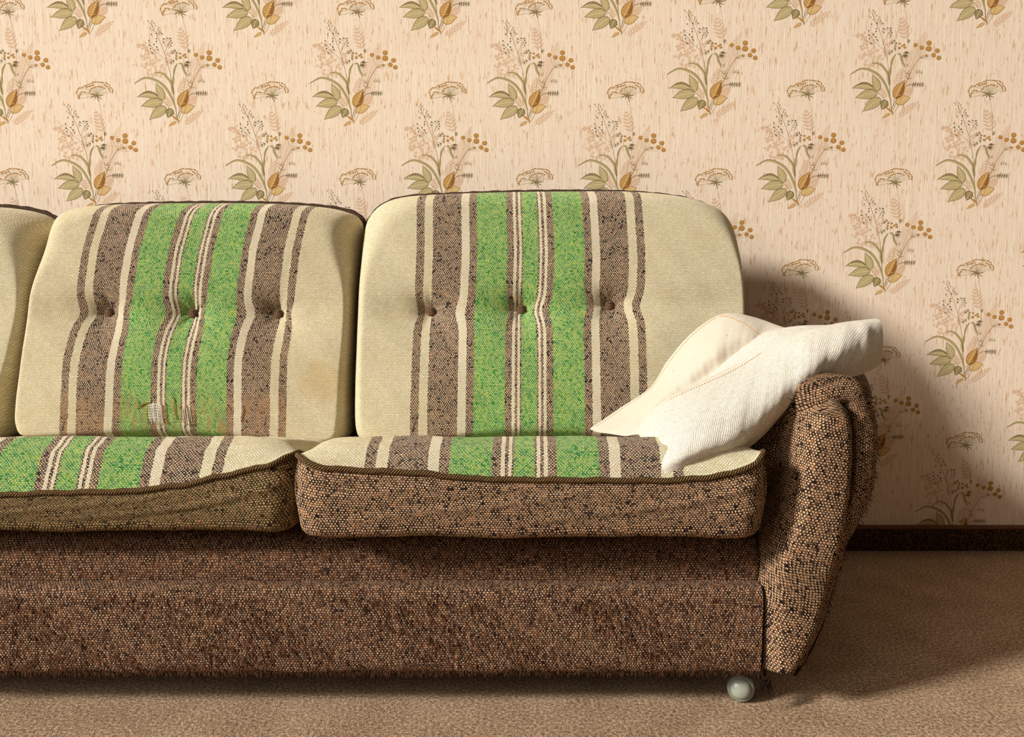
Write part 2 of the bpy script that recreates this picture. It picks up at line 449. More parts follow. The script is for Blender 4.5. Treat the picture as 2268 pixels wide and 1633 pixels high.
def build_motif():
    m = Motif(); rnd = random.Random(3)
    # fawn shadow foliage
    m.fern([(690, 1215), (700, 1050), (790, 760), (925, 430)], 32, 135, 12, 'fawn', 62)
    m.line([(680, 1230), (705, 1050), (800, 740), (870, 560)], lambda t: 22*(1-t)+5, 'fawn')
    m.fern([(690, 560), (650, 430), (600, 250)], 6, 95, 30, 'fawn', 55)
    m.fern([(610, 1490), (720, 1400), (880, 1290)], 8, 66, 26, 'fawn', 50)
    m.fern([(650, 1240), (740, 1180), (800, 1110)], 7, 66, 26, 'fawn', 55)
    m.fern([(470, 1270), (420, 1190), (390, 1110)], 5, 50, 24, 'fawn', 50)
    m.fern([(540, 1100), (600, 1020), (640, 880)], 6, 70, 20, 'fawn', 50)
    for st in ([(430, 900), (330, 700), (260, 560)], [(420, 880), (250, 760), (120, 640)], [(400, 900), (220, 850), (130, 740)],
               [(420, 760), (440, 640), (470, 560)], [(260, 620), (170, 540), (70, 470)], [(360, 760), (200, 650), (150, 480)]):
        m.line(st, 4, 'fawn')
        for x, y in catmull(st, 9)[2:]:
            for k in range(2):
                a = rnd.uniform(0, 2*PI); r = rnd.uniform(14, 36)
                bx, by = x + cos(a)*r*.3, y + sin(a)*r*.3
                m.leaf((bx, by), (bx+cos(a)*38, by+sin(a)*38), 34, 'fawn', edge=None)
    # stems
    m.line([(550, 1462), (530, 1370), (503, 1200), (492, 1050)], lambda t: 13-4*t, 'stem')
    m.line([(492, 1100), (465, 850), (430, 700), (395, 575), (330, 400), (235, 200)], 4, 'dark')
    m.line([(412, 670), (330, 600), (250, 520), (200, 440)], 3, 'dark')
    m.line([(400, 580), (435, 500), (480, 430)], 3, 'dark')
    m.line([(620, 1060), (660, 900), (700, 700), (700, 540), (680, 300), (645, 140), (628, 70)], 3.5, 'stem')
    m.line([(535, 1380), (620, 1210), (715, 1030), (780, 880), (860, 765), (940, 722)], 4, 'dark')
    m.line([(555, 1450), (620, 1340), (700, 1110), (790, 1080)], 3, 'dark')
    m.line([(350, 1165), (420, 1250), (470, 1310), (525, 1375)], 5, 'stem')
    m.line([(290, 1130), (350, 1180), (420, 1240)], 4, 'stem')
    m.line([(545, 1370), (560, 1290), (580, 1240)], 4, 'dark')
    m.line([(552, 1400), (580, 1330), (600, 1310)], 4, 'dark')
    m.line([(550, 1450), (565, 1560), (570, 1600)], 3, 'fawn')
    # blades
    def rib(pts, w, dark_side=True):
        m.line(pts, lambda t: w*(sin(PI*min(1, t*.9+.08))**.7)+2, 'olive', 26)
        if dark_side: m.line([(x+w*.12, y-w*.3) for x, y in pts], 4, 'dark', 26)
    rib([(522, 1300), (480, 1170), (420, 1050), (345, 965), (230, 905), (120, 895), (-5, 965)], 34)
    rib([(500, 1090), (470, 960), (400, 865), (330, 828), (262, 832)], 30)
    rib([(498, 1100), (480, 1000), (495, 930), (505, 850)], 40)
    rib([(505, 860), (520, 780), (560, 712)], 26)
    rib([(580, 715), (615, 720), (645, 810), (680, 875)], 32)
    # big leaves
    m.leaf((295, 1130), (25, 1130), 88, 'olive', .12, 1, 5, half='deep')
    m.leaf((348, 1190), (70, 1248), 120, 'olive', .04, 1, 6, half=None)
    m.leaf((392, 1258), (172, 1415), 128, 'olive', .03, 1, 6, half=None)
    m.leaf((462, 1278), (408, 1395), 104, 'deep', .02, 1, 4)
    m.leaf((360, 1168), (272, 958), 104, 'olive', .03, 1, 5, half=None)
    m.leaf((570, 1255), (684, 1030), 138, 'ochre', -.02, 1, 5, edge='rust', half='rust')
    m.leaf((583, 1310), (765, 1245), 118, 'tan', -.05, 1, 5, edge='rust', half='ochre')
    m.leaf((518, 1442), (420, 1500), 36, 'tan', .03, 1, 0, edge='rust', ew=4)
    m.leaf((552, 1432), (458, 1365), 26, 'ochre', .03, 1, 0, edge='rust', ew=4)
    # seed heads
    for x, y in ((200, 190), (250, 188), (275, 212), (225, 272), (292, 248), (335, 270), (345, 305), (372, 345), (232, 352), (300, 410),
                 (262, 300), (305, 345), (292, 440), (200, 432), (210, 490), (265, 482), (296, 512), (312, 546), (216, 532), (236, 586),
                 (390, 410), (440, 400), (478, 405), (486, 435), (492, 462), (490, 496), (392, 450), (350, 330), (250, 240), (320, 300)):
        dark = y > 330
        for k in range(3):
            a = rnd.uniform(-2.6, -.5) + .4
            m.leaf((x, y), (x+cos(a)*20, y+sin(a)*20), 11 if dark else 9, 'dark' if dark else 'stem', edge=None)
        m.line([(x, y), (lerp(x, 330+(y-400)*.3, .35), y+26)], 2.5, 'dark')
    # needle sprays
    def spray(cx, cy, dirs, l, w, k='deep'):
        for a in dirs:
            a = math.radians(a); m.leaf((cx, cy), (cx+cos(a)*l, cy+sin(a)*l), w, k, .06, edge=None)
    for x, y in ((570, 590), (545, 560), (520, 585)): spray(x, y, (190, 215, 240, 165), 46, 7)
    for x, y in ((560, 640), (520, 670), (490, 690)): spray(x, y, (120, 150, 180, 100), 46, 7)
    for x, y in ((700, 580), (705, 560)): spray(x, y, (-60, -30, -95), 44, 7)
    for x, y in ((690, 680), (680, 720)): spray(x, y, (20, 50, 80, 110, 140), 60, 10, 'dark')
    for x, y in ((820, 930), (850, 925), (880, 935)): spray(x, y, (-50, 10, 50), 40, 6, 'deep')
    for x in (785, 810, 840, 870, 900): spray(x, 1085, (-70, -35, 35, 70), 44, 7, 'dark')
    m.line([(700, 1110), (790, 1085), (930, 1090)], 4, 'dark')
    for x, y in ((715, 1020), (700, 960)): spray(x, y, (-125, -60, -20), 70, 8)
    for x, y in ((690, 850), (640, 730)): spray(x, y, (-30, 20), 46, 8)
    # ochre blossoms
    for x, y, r in ((550, 615, 15), (600, 585, 15), (600, 636, 19), (635, 612, 14), (660, 598, 15), (668, 630, 17), (800, 602, 27), (880, 634, 29),
                    (970, 575, 33), (970, 645, 38), (1078, 670, 31), (1035, 725, 29), (945, 730, 19), (1100, 757, 30)):
        for kk, rr, oy in (('rust', r, 4), ('ochre', r*.84, -r*.12)):
            pts = []
            for i in range(16):
                a = 2*PI*i/16; q = rr*(1+.1*(-1)**i)
                pts.append((x+cos(a)*q, y+oy*.3+sin(a)*q*.92))
            m.poly(pts, 'ochre' if kk == 'ochre' else 'rust')
            if kk == 'ochre': m.p[-1] = (m.p[-1][0], 'ochre+')
        if x > 780: m.line([(x, y), (lerp(x, 860, .5), lerp(y, 765, .5)+10), (862, 765)], 2.5, 'stem')
    # umbel, measured about its joint (628, 75)
    def U(x, y): return (628 + (x-1022)*1.57, 72 + (y-725)*1.57)
    arcs = [[(875, 748), (862, 718), (858, 690), (878, 664), (905, 660), (930, 645), (962, 633), (988, 622), (1012, 614), (1045, 616),
             (1080, 622), (1110, 630), (1132, 650), (1150, 672), (1148, 702)],
            [(958, 702), (970, 680), (992, 664), (1020, 656), (1050, 652), (1082, 664)],
            [(872, 742), (888, 708), (908, 694), (926, 700)], [(1090, 640), (1118, 660), (1132, 690)], [(935, 660), (968, 650), (1000, 636)]]
    for ar in arcs:
        for x, y in catmull(ar, max(6, int(len(ar)*2.1))):
            cx, cy = U(x+rnd.uniform(-3, 3), y+rnd.uniform(-3, 3))
            for rr, k in ((9.5, 'rust'), (7.2, 'ochre+')):
                m.poly([(cx+cos(2*PI*i/8)*rr, cy+sin(2*PI*i/8)*rr-(0 if k == 'rust' else 1.5)) for i in range(8)], k)
        for x, y in ar[::1]:
            m.line([U(1022, 725), U(lerp(1022, x, .55), lerp(725, y, .7)-2), U(x, y+5)], 2.4, 'stem', 7)
    for t in ((960, 752), (1000, 758), (1048, 778), (1072, 752), (1085, 712), (960, 715)):
        m.leaf(U(1022, 725), U(*t), 15, 'deep', .1, edge=None)
    return m

motif = build_motif()
MZ = []
for pts, k in motif.p:
    lay = LAYER['ochre' if k == 'ochre+' else k] + (4 if k == 'ochre+' else 0)
    MZ.append(([((x - 550) / 5.83, (1455 - y) / 5.83) for x, y in pts], KEYS.index('ochre' if k == 'ochre+' else k) + 1, lay))

# stem foot of every bouquet on the paper, strip by strip (the right-hand strips hang a little higher)
feet = []
for px in (-180, 198, 585, 976, 1377): feet.append((px, 75))
for px in (1781, 2186, 2591): feet.append((px, 54))
for px in (-364, 18, 396, 783, 1173): feet.append((px, 272))
for px in (1573, 1977, 2380): feet.append((px, 254))
for px in (-168, 212, 596, 984, 1374): feet.append((px, 453))
for px in (1768, 2164, 2560): feet.append((px, 455))
for px in (-360, 28, 405, 788, 1175): feet.append((px, 640))
for px in (1567, 1960, 2352): feet.append((px, 646))
for px in (-155, 224, 606, 990): feet.append((px, 830))
for px in (1370, 1756, 2139, 2525): feet.append((px, 842))
for px in (1550, 1935, 2318): feet.append((px, 1030))
for px in (1738, 2116, 2495): feet.append((px, 1215))
for px in (-364, 18, 396, 783, 1173): feet.append((px, -112))
for px in (1590, 1998, 2404): feet.append((px, -140))

def build_wall():
    x0, x1, zt = -3.2, 3.2, 2.6
    V = [(x0, WALL, 0), (x1, WALL, 0), (x1, WALL, zt), (x0, WALL, zt), (x0, WALL+.1, 0), (x1, WALL+.1, 0), (x1, WALL+.1, zt), (x0, WALL+.1, zt)]
    Fc = [(0, 1, 2, 3), (5, 4, 7, 6), (3, 2, 6, 7), (1, 0, 4, 5), (0, 3, 7, 4), (2, 1, 5, 6)]
    FM = [0]*6
    for fx, fy in feet:
        p = P(fx, fy, WALL)
        k = .53 / 395 * (1.0 + .022 * (fx > 1450))
        cnt = 0
        for pts, mi, lay in MZ:
            o = len(V); yy = WALL - .00003 * lay - .0000008 * (cnt % 34); cnt += 1
            zz = [p.z + b * k for a, b in pts]
            if min(zz) < .072 or max(zz) > zt: continue
            V += [(p.x + a * k, yy, z) for (a, b), z in zip(pts, zz)]
            n = len(pts)
            # face the room (-y)
            ar = sum(pts[i][0]*pts[(i+1) % n][1] - pts[(i+1) % n][0]*pts[i][1] for i in range(n))
            q = tuple(range(o, o+n)); Fc.append(q if ar > 0 else q[::-1]); FM.append(mi)
    o = mesh_obj('wall_back', V, Fc, None, smooth=False, mats=[M_wall] + [INK[k] for k in KEYS], fmat=FM)
    o['kind'] = 'structure'
    return o
build_wall()

fl = mesh_obj('floor', [(-3.2, -1.2, 0), (3.2, -1.2, 0), (3.2, WALL+.1, 0), (-3.2, WALL+.1, 0), (-3.2, -1.2, -.05), (3.2, -1.2, -.05), (3.2, WALL+.1, -.05), (-3.2, WALL+.1, -.05)],
              [(0, 1, 2, 3), (4, 7, 6, 5), (0, 4, 5, 1), (1, 5, 6, 2), (2, 6, 7, 3), (3, 7, 4, 0)], carpet(), smooth=False)
fl['kind'] = 'structure'

def build_skirting():
    Hs = .078
    prof = [(0, 0), (-.010, 0), (-.0115, .03), (-.0115, .0665), (-.010, .0675), (-.013, .0695), (-.014, .0735), (-.011, .0775), (-.004, .079), (0, .079)]
    V, Fc, FM = [], [], []
    n = 60
    for i in range(n+1):
        x = lerp(-3.2, 3.2, i/n)
        for a, b in prof: V.append((x, WALL - .0008 + a, b))
    k = len(prof)
    for i in range(n):
        for j in range(k-1):
            Fc.append((i*k+j, i*k+j+1, (i+1)*k+j+1, (i+1)*k+j)); FM.append(0 if j < 4 else 1)
    o = mesh_obj('baseboard_back', V, Fc, None, mats=[skirting_cloth(), plain('skirting_cap', (112, 72, 42), .6, .3, .1)], fmat=FM, smooth=False)
    o['kind'] = 'structure'
build_skirting()

# ------------------------------------------------------------------ sofa
SX0, SX1 = -2.12, 0.466          # inner faces of the two arms
sofa = Thing('sofa', 'worn brown tweed sofa with rolled arm standing on grey casters', 'sofa', ((SX0+SX1)/2, 1.9, 0))
rnd = random.Random(11)

def wobble(a, s=1.0): return (sin(a*7.3*s)+sin(a*13.1*s+1.3)*.6+sin(a*29*s+.4)*.35)

# lower front panel: hangs from the seam at z .246 to z .08
def front_panel():
    nx, V, U = 200, [], []
    prof = [(1.560, .075), (1.512, .076), (1.499, .083), (1.495, .10), (1.493, .15), (1.493, .20), (1.495, .232), (1.500, .2445), (1.512, .2475), (1.56, .248)]
    pr = catmull(prof, 34)
    L = 0
    for j, (y, z) in enumerate(pr):
        if j: L += math.dist(pr[j], pr[j-1])
        for i in range(nx):
            x = lerp(SX0, SX1 + .004, i/(nx-1))
            wv = .0022*wobble(x*2.2+z*3) if .09 < z < .243 else .0010*wobble(x*3)
            V.append((x, y + wv, z + (.0012*wobble(x*5) if z < .1 else .0008*wobble(x*4)) - .0035*max(0, x)*(z > .2)))
            U.append((x, L))
    return V, grid_faces(len(pr), nx), U
v, f, u = front_panel(); panel = sofa.part('front_panel', v, f, M_base, u)

def seat_rail():
    nx, V, U = 160, [], []
    pr = catmull([(1.530, .235), (1.531, .262), (1.548, .300), (1.575, .330), (1.605, .349), (1.66, .352), (1.95, .352), (2.30, .352), (2.30, .09), (1.56, .09)], 60)
    L = 0
    for j, (y, z) in enumerate(pr):
        if j: L += math.dist(pr[j], pr[j-1])
        for i in range(nx):
            x = lerp(SX0, SX1 + .01, i/(nx-1))
            V.append((x, y + (.0025*wobble(x*1.7+z*5) if y < 1.6 else 0), z)); U.append((x, L))
    Fc = grid_faces(len(pr), nx)
    Fc.append(tuple(i*nx for i in range(len(pr))))
    Fc.append(tuple(i*nx + nx-1 for i in range(len(pr)))[::-1])
    return V, Fc, U
v, f, u = seat_rail(); sofa.part('seat_base', v, f, M_rail, u)

# back frame behind the cushions
def rounded_box(x0, x1, prof, n=40):
    V, U = [], []; L = 0
    for j, (y, z) in enumerate(prof):
        if j: L += math.dist(prof[j], prof[j-1])
        for i in range(n): V.append((lerp(x0, x1, i/(n-1)), y, z)); U.append((lerp(x0, x1, i/(n-1)), L))
    k = len(prof); Fc = grid_faces(k, n)
    Fc += [tuple(j*n + i for i in ()) for j in ()]
    for i in range(n-1): Fc.append((((k-1)*n)+i, ((k-1)*n)+i+1, i+1, i))
    Fc.append(tuple(j*n for j in range(k))); Fc.append(tuple(j*n+n-1 for j in range(k))[::-1])
    return V, Fc, U
bp = catmull([(2.20, .36), (2.215, .50), (2.245, .68), (2.275, .725), (2.32, .735), (2.36, .70), (2.37, .55), (2.36, .20), (2.34, .09), (2.31, .09), (2.305, .30)], 44)
v, f, u = rounded_box(SX0 - .12, SX1 + .12, bp); sofa.part('back_frame', v, f, M_rail, u)

# arms -------------------------------------------------------------
A_PX = [(1702, 1492), (1690, 1440), (1688, 1350), (1690, 1260), (1700, 1180), (1708, 1090), (1716, 1000), (1738, 920), (1785, 866), (1840, 842),
        (1890, 838), (1926, 858), (1950, 905), (1958, 970), (1953, 1050), (1941, 1110), (1917, 1168), (1890, 1212), (1876, 1255), (1856, 1320),
        (1836, 1390), (1808, 1448), (1782, 1490), (1745, 1499)]
YA = 1.50
A = [P(x, y, YA) for x, y in A_PX]
Aout = catmull([(p.x, p.z) for p in A], 150, closed=True)

def mir(V): return [(SX0 + SX1 - v[0], v[1], v[2]) for v in V]

def offset(loop, d):
    n = len(loop); out = []
    for i, (x, z) in enumerate(loop):
        a, b = loop[i-2], loop[(i+2) % n]
        tx, tz = b[0]-a[0], b[1]-a[1]; l = math.hypot(tx, tz) or 1
        out.append((x + tz/l*d, z - tx/l*d))
    return out
# orientation: make positive d = inward
def area(l): return sum(l[i][0]*l[(i+1) % len(l)][1] - l[(i+1) % len(l)][0]*l[i][1] for i in range(len(l)))/2
SG = 1 if abs(area(offset(Aout, .01))) < abs(area(Aout)) else -1

def sst(a, b, v):
    t = min(1, max(0, (v-a)/(b-a))); return t*t*(3-2*t)
def recess(x, z):
    """the padding beside the seat sits deeper than the front panel"""
    left = 1 - sst(.505, .575, x - .10*sst(.30, .60, z)*0)
    return .11*left*sst(.20, .36, z)*(1 - .15*sst(.60, .64, z))
def arm_body():
    rings = []
    R = .038
    ys = [(0, 2.34)] + [(0, 2.34 - .04*k) for k in range(1, 19)]
    for k in range(9):
        a = k/8*PI/2; ys.append((R*(1-cos(a)), 1.535 - .033*sin(a) - .002))
    ys += [(.044, 1.503), (.050, 1.514), (.055, 1.535), (.058, 1.565)]
    n = len(Aout); V, U = [], []
    Ls = [0]
    for i in range(1, n): Ls.append(Ls[-1] + math.dist(Aout[i], Aout[i-1]))
    L = 0; py_ = None
    for d, y in ys:
        lp = offset(Aout, SG*d)
        if py_ is not None: L += math.hypot(y-py_[1], d-py_[0])
        py_ = (d, y)
        for i, (x, z) in enumerate(lp):
            w = .0018*wobble(Ls[i]*4 + y*3)
            q = min(1, max(0, (y-1.66)/.26)); bow = .155*q*q*(3-2*q)
            yy = y + (recess(x, z) if y < 1.60 else recess(x, z)*max(0, (1.74-y)/.14))
            V.append((x + w*.6 + bow, yy - w*.5*(y < 1.6), max(z + w*.6, .066))); U.append((Ls[i], L))
    Fc = grid_faces(len(ys), n, closed=True)
    Fc.append(tuple(range(n))[::-1]); Fc.append(tuple((len(ys)-1)*n + i for i in range(n)))
    return V, Fc, U

Lb = [(1694, 1497), (1690, 1400), (1692, 1290), (1706, 1215), (1735, 1140), (1752, 1060), (1766, 975), (1790, 915), (1822, 888), (1847, 882)]
Rb = [(1760, 1497), (1792, 1445), (1820, 1382), (1842, 1310), (1861, 1243), (1876, 1180), (1888, 1110), (1896, 1030), (1896, 950), (1880, 902), (1847, 882)]
def arm_panel():
    nr, nc = 90, 40
    l = catmull(Lb, nr); r = catmull(Rb, nr)
    V, U = [], []
    for j in range(nr):
        su, pq = 0, None
        a = P(l[j][0], l[j][1], 1.49); b = P(r[j][0], r[j][1], 1.49)
        t = j/(nr-1); et = min(1, (1-t)/.10)
        for i in range(nc):
            s = i/(nc-1); p = a.lerp(b, s)
            e = min(s, 1-s)*(b-a).length
            dome = (1-(1-min(1, e/(.024 + .03*(1-s)**2)))**2.2)**.5 if e > 0 else 0
            dome *= (1-(1-et)**2)**.5
            # one soft vertical fold in the padding
            w = .0025*wobble(p.z*3 + p.x*2)
            bt = min(1, t/.02)
            bk = .11*(1-s)**2*sst(.20, .36, p.z)*et
            D = .052 + bk
            V.append((p.x, 1.530 + bk - D*dome*(.35+.65*bt) + w*dome - .006*sin(s*PI), p.z))
            if pq is not None: su += math.hypot(V[-1][0]-pq[0], V[-1][1]-pq[1])
            pq = V[-1]; U.append((su, p.z + .02*s))
    # close toward the back
    return V, grid_faces(nr, nc), U

for side in (0, 1):
    v, f, u = arm_body()
    pv, pf, pu = arm_panel()
    if side: v, f = mir(v), [q[::-1] for q in f]; pv, pf = mir(pv), [q[::-1] for q in pf]
    arm = sofa.part('arm', v, f, M_arm, u)
    ap = sofa.part('arm_front_panel', pv, pf, M_armp, pu, parent=arm)
    # corded seam round the panel; its dark yarn paints the shade in the groove
    l = catmull(Lb, 60) + catmull(Rb, 60)[::-1][1:]
    path = [P(x, y, 1.524) for x, y in l]
    path = [Vector((p.x, p.y + (.11*sst(.20, .36, p.z)*(1-sst(.54, .60, p.x))), p.z)) for p in path]
    if side: path = [Vector((SX0+SX1-p.x, p.y, p.z)) for p in path]
    cv, cf, cu = sweep(path, .0030, 8)
    sofa.part('piping', cv, cf, M_strandd, cu, parent=arm)

# casters
M_pl = plain('grey_plastic', (150, 154, 140), .35, .5, .06)
M_pld = plain('grey_plastic_rim', (120, 124, 112), .4, .45, .06)
M_st = plain('caster_fork', (60, 56, 50), .5, .4)
def caster(cx, cy):
    R = .027
    # wheel: a domed disc whose axle points to the front left
    ax = Vector((-.25, -1, .12)).normalized(); s1 = ax.orthogonal().normalized(); s2 = ax.cross(s1)
    C = Vector((cx, cy, R + .0005))
    prof = [(0, -.016), (.014, -.016), (.022, -.013), (.0262, -.006), (.027, 0), (.0265, .005), (.0245, .0085), (.0222, .0100), (.0212, .0088), (.0205, .0092)]
    V, Fc = [], []
    n = 40
    for r, h in prof:
        for i in range(n):
            a = 2*PI*i/n; V.append(C + ax*h + s1*(cos(a)*r) + s2*(sin(a)*r))
    Fc = grid_faces(len(prof), n, closed=True)
    w = sofa.part('caster', V, Fc, M_pld)
    V = []
    pr = [(.0206, .0085), (.0196, .0115), (.0165, .0160), (.011, .0192), (.005, .0205), (.0, .0207)]
    for r, h in pr:
        for i in range(n):
            a = 2*PI*i/n; V.append(C + ax*h + s1*(cos(a)*r) + s2*(sin(a)*r))
    sofa.part('hub_cap', V, grid_faces(len(pr), n, closed=True), M_pl, parent=w)
    cv, cf, cu = sweep([C + Vector((.0, .012, .012)), C + Vector((.004, .014, .03)), C + Vector((.004, .014, .058))], .008, 12)
    sofa.part('stem', cv, cf, M_st, parent=w)
wc = P(1641, 1524, 1.545)
for x, y in ((wc.x, 1.545), (SX0 + .05, 1.545), (wc.x, 2.26), (SX0 + .05, 2.26)): caster(x, y)

# frayed yarn along the bottom edge and fuzz on the pile ------------
def strand(p, d, l, r, sag=.3, seg=3):
    d = Vector(d).normalized(); q = Vector(p); path = [q.copy()]
    for i in range(seg):
        d = (d + Vector((rnd.uniform(-.4, .4), rnd.uniform(-.4, .4), rnd.uniform(-.4, .2) - sag))).normalized()
        q = q + d*(l/seg); path.append(q.copy())
    v, f, u = sweep(path, lambda t: r*(1-.6*t), 3)
    return v, f[:-2], u
fr = []
for i in range(1500):
    x = rnd.uniform(-1.15, SX1)
    fr.append(strand((x, 1.500 + rnd.uniform(-.004, .004), .0785 + rnd.uniform(-.001, .006)), (rnd.uniform(-.6, .6), -.25, -1), rnd.uniform(.003, .010), .0007, .2))
v, f, u = merge(fr); fg = sofa.part('frayed_fringe', v, f, M_strand, u, parent=panel); fg['kind'] = 'stuff'
fz = []
for i in range(2600):
    x = rnd.uniform(-1.1, SX1 - .01); z = .09 + .14 * rnd.random()
    fz.append(strand((x, 1.494, z), (rnd.uniform(-.3, .3), -.5, -1), rnd.uniform(.006, .015), .0009, .5))
v, f, u = merge(fz); o = sofa.part('pile_fuzz', v, f, M_strand, u, parent=panel); o['kind'] = 'stuff'
fz = []
for i in range(420):
    k = rnd.randrange(int(len(Aout)*.4), int(len(Aout)*.99)); x, z = Aout[k]
    fz.append(strand((x - .003, 1.515 + rnd.random()*.02, z), (rnd.uniform(-.2, 1), rnd.uniform(-1, 0), rnd.uniform(-.8, .3)), rnd.uniform(.006, .014), .0006, .15))
v, f, u = merge(fz); o = sofa.part('pile_fuzz', v, f, M_strandd, u, parent=[c for c in sofa.e.children if c.name.startswith('arm')][0]); o['kind'] = 'stuff'
# torn rag of webbing under the arm corner
rg = []
cpt = P(1690, 1512, 1.50)
for i in range(46):
    rg.append(strand(cpt + Vector((rnd.uniform(-.012, .016), rnd.uniform(-.004, .012), rnd.uniform(-.006, .012))), (rnd.uniform(-.8, .8), rnd.uniform(-.6, .2), -1), rnd.uniform(.015, .04), .0011, .1, 5))
v, f, u = merge(rg); o = sofa.part('torn_threads', v, f, M_strandd, u); o['kind'] = 'stuff'

# ------------------------------------------------------------------ seat cushions
def rrect(x0, x1, y0, y1, r, n=220):
    """counter-clockwise rounded rectangle sampled by arc length, starting front centre"""
    pts = []
    cs = [(x1-r, y0+r, -PI/2), (x1-r, y1-r, 0), (x0+r, y1-r, PI/2), (x0+r, y0+r, PI)]
    pts.append(((x0+x1)/2, y0))
    for cx, cy, a in cs:
        for k in range(13): pts.append((cx + r*cos(a+k/12*PI/2), cy + r*sin(a+k/12*PI/2)))
    L = [0]; pts.append(pts[0])
    for a, b in zip(pts, pts[1:]): L.append(L[-1] + math.dist(a, b))
    out = []; j = 0
    for i in range(n):
        s = L[-1]*i/n
        while L[j+1] < s: j += 1
        t = (s-L[j])/max(L[j+1]-L[j], 1e-9); out.append((lerp(pts[j][0], pts[j+1][0], t), lerp(pts[j][1], pts[j+1][1], t)))
    out = out[n//2:] + out[:n//2]
    return out, L[-1]

def seat_cushion(label, x0, x1, yf, pipe_px, bottom_z, crown, uc, boxmat, rleft=.05, group='seat cushions of the sofa'):
    y1 = 2.13
    T = Thing('seat_cushion', label, 'cushion', ((x0+x1)/2, (yf+y1)/2, bottom_z), group)
    n = 260
    ol, LL = rrect(x0, x1, yf, y1, rleft, n)
    front = [(P(px, py, yf).x, P(px, py, yf).z) for px, py in pipe_px]
    def edge_z(x, y):
        zf = interp(front, x)
        t = min(1, max(0, (y - yf - .03) / .16)); t = t*t*(3-2*t)
        return lerp(zf, .432, t)
    cx, cy = (x0+x1)/2, (yf+y1)/2
    # top
    NR = 60; V, U = [], []
    def side_drop(x):
        e = min(x - x0, x1 - x) / .11
        return 0 if e >= 1 else (1-e)**2*.012
    for k in range(NR+1):
        uu = (k/NR)**1.6*.995; fct = 1-uu
        g = sin(min(uu/.13, 1)*PI/2)**.8
        for (x, y) in ol:
            X, Y = cx+(x-cx)*fct, cy+(y-cy)*fct
            z = lerp(edge_z(x, y), interp(crown, Y) - side_drop(X), g) + .0012*wobble(X*3+Y*5)*g
            # slack cloth puckers toward the welt
            V.append((X, Y, z)); U.append((X - uc - .004*sin(Y*9), Y + z))
    Fc = grid_faces(NR+1, n, closed=True)
    c0 = NR*n; Fc.append(tuple(c0+i for i in range(n)))
    top = T.part('top_panel', V, Fc, M_seat, U)
    # welt
    path = [(x + (x-cx)*.004, y + (y-cy)*.006, edge_z(x, y) + .0008*wobble(i*.13)) for i, (x, y) in enumerate(ol)]
    v, f, u = sweep(path, .0052, 10, closed=True); T.part('piping', v, f, M_pipe, u)
    # boxing
    rows = 26; V, U = [], []
    nrm = []
    for i in range(n):
        a, b = ol[i-1], ol[(i+1) % n]; tx, ty = b[0]-a[0], b[1]-a[1]; l = math.hypot(tx, ty); nrm.append((ty/l, -tx/l))
    for r in range(rows):
        t = r/(rows-1)
        for i, (x, y) in enumerate(ol):
            zt = edge_z(x, y) - .002; hh = zt - bottom_z
            if t < .74:
                q = t/.74; off = .006*sin(PI*min(1, q*1.0))**.8 + .0015*wobble(LL*i/n*3+q*2)*sin(PI*q); z = lerp(zt, bottom_z + .024, q)
            elif t < .93:
                q = (t-.74)/.19; off = -.024*(1-cos(q*PI/2)); z = bottom_z + .024 - .024*sin(q*PI/2)
            else:
                q = (t-.93)/.07; off = -.024 - .3*q; z = bottom_z
            if t > .93:
                X = lerp(x + nrm[i][0]*-.024, cx, q*.98); Y = lerp(y + nrm[i][1]*-.024, cy, q*.98)
            else: X, Y = x+nrm[i][0]*off, y+nrm[i][1]*off
            V.append((X, Y, z + .0015*wobble(LL*i/n*2.2)*(t > .5)*(t < .93)))
            U.append((LL*i/n, (1-t)*.14))
    T.part('boxing', V, grid_faces(rows, n, closed=True, flip=True), boxmat, U)
    # vertical closing seams at the front corners
    for sx in (1, -1):
        pth = []
        for k in range(14):
            q = k/13
            x = (x1 if sx > 0 else x0) - sx*(.006 - .008*sin(PI*q)); y = yf + .030
            pth.append((x, y - .003*sin(PI*q), lerp(edge_z(x, y), bottom_z+.03, q)))
        v, f, u = sweep(pth, .0022, 6); T.part('seam', v, f, boxmat, u)
    return T

crownR = [(1.44, .474), (1.462, .502), (1.49, .518), (1.535, .526), (1.60, .512), (1.70, .4925), (1.92, .453), (1.97, .436), (2.13, .425)]
crownM = [(1.48, .440), (1.50, .478), (1.53, .505), (1.57, .5195), (1.63, .508), (1.72, .490), (1.92, .453), (1.97, .436), (2.13, .425)]
pipeR = [(652, 1016), (668, 1022), (700, 1032), (740, 1038), (830, 1043), (920, 1046), (1000, 1055), (1060, 1060), (1150, 1062), (1300, 1063), (1480, 1064), (1560, 1058), (1620, 1048), (1670, 1030), (1704, 1008)]
seatR = seat_cushion('striped seat cushion beside the rolled arm, with the white pillow lying across its corner', -.392, .460, 1.445, pipeR, .3525, crownR, .020, M_box)
pipeM = [(-420, 1020), (-380, 1040), (-250, 1075), (-120, 1092), (0, 1096), (120, 1091), (280, 1088), (400, 1075), (500, 1052), (580, 1034), (655, 1008)]
seatM = seat_cushion('striped seat cushion with olive-brown front, its corner sagging where the two seats meet', -1.255, -.402, 1.485, pipeM, .3525, crownM, -.827, M_box2)
pipeL = [(-1500, 1010), (-1300, 1060), (-900, 1075), (-500, 1050), (-440, 1015)]
seatL = seat_cushion('striped seat cushion at the far left end of the sofa', SX0 + .006, -1.265, 1.47, pipeL, .3525, crownM, -1.69, M_box2)

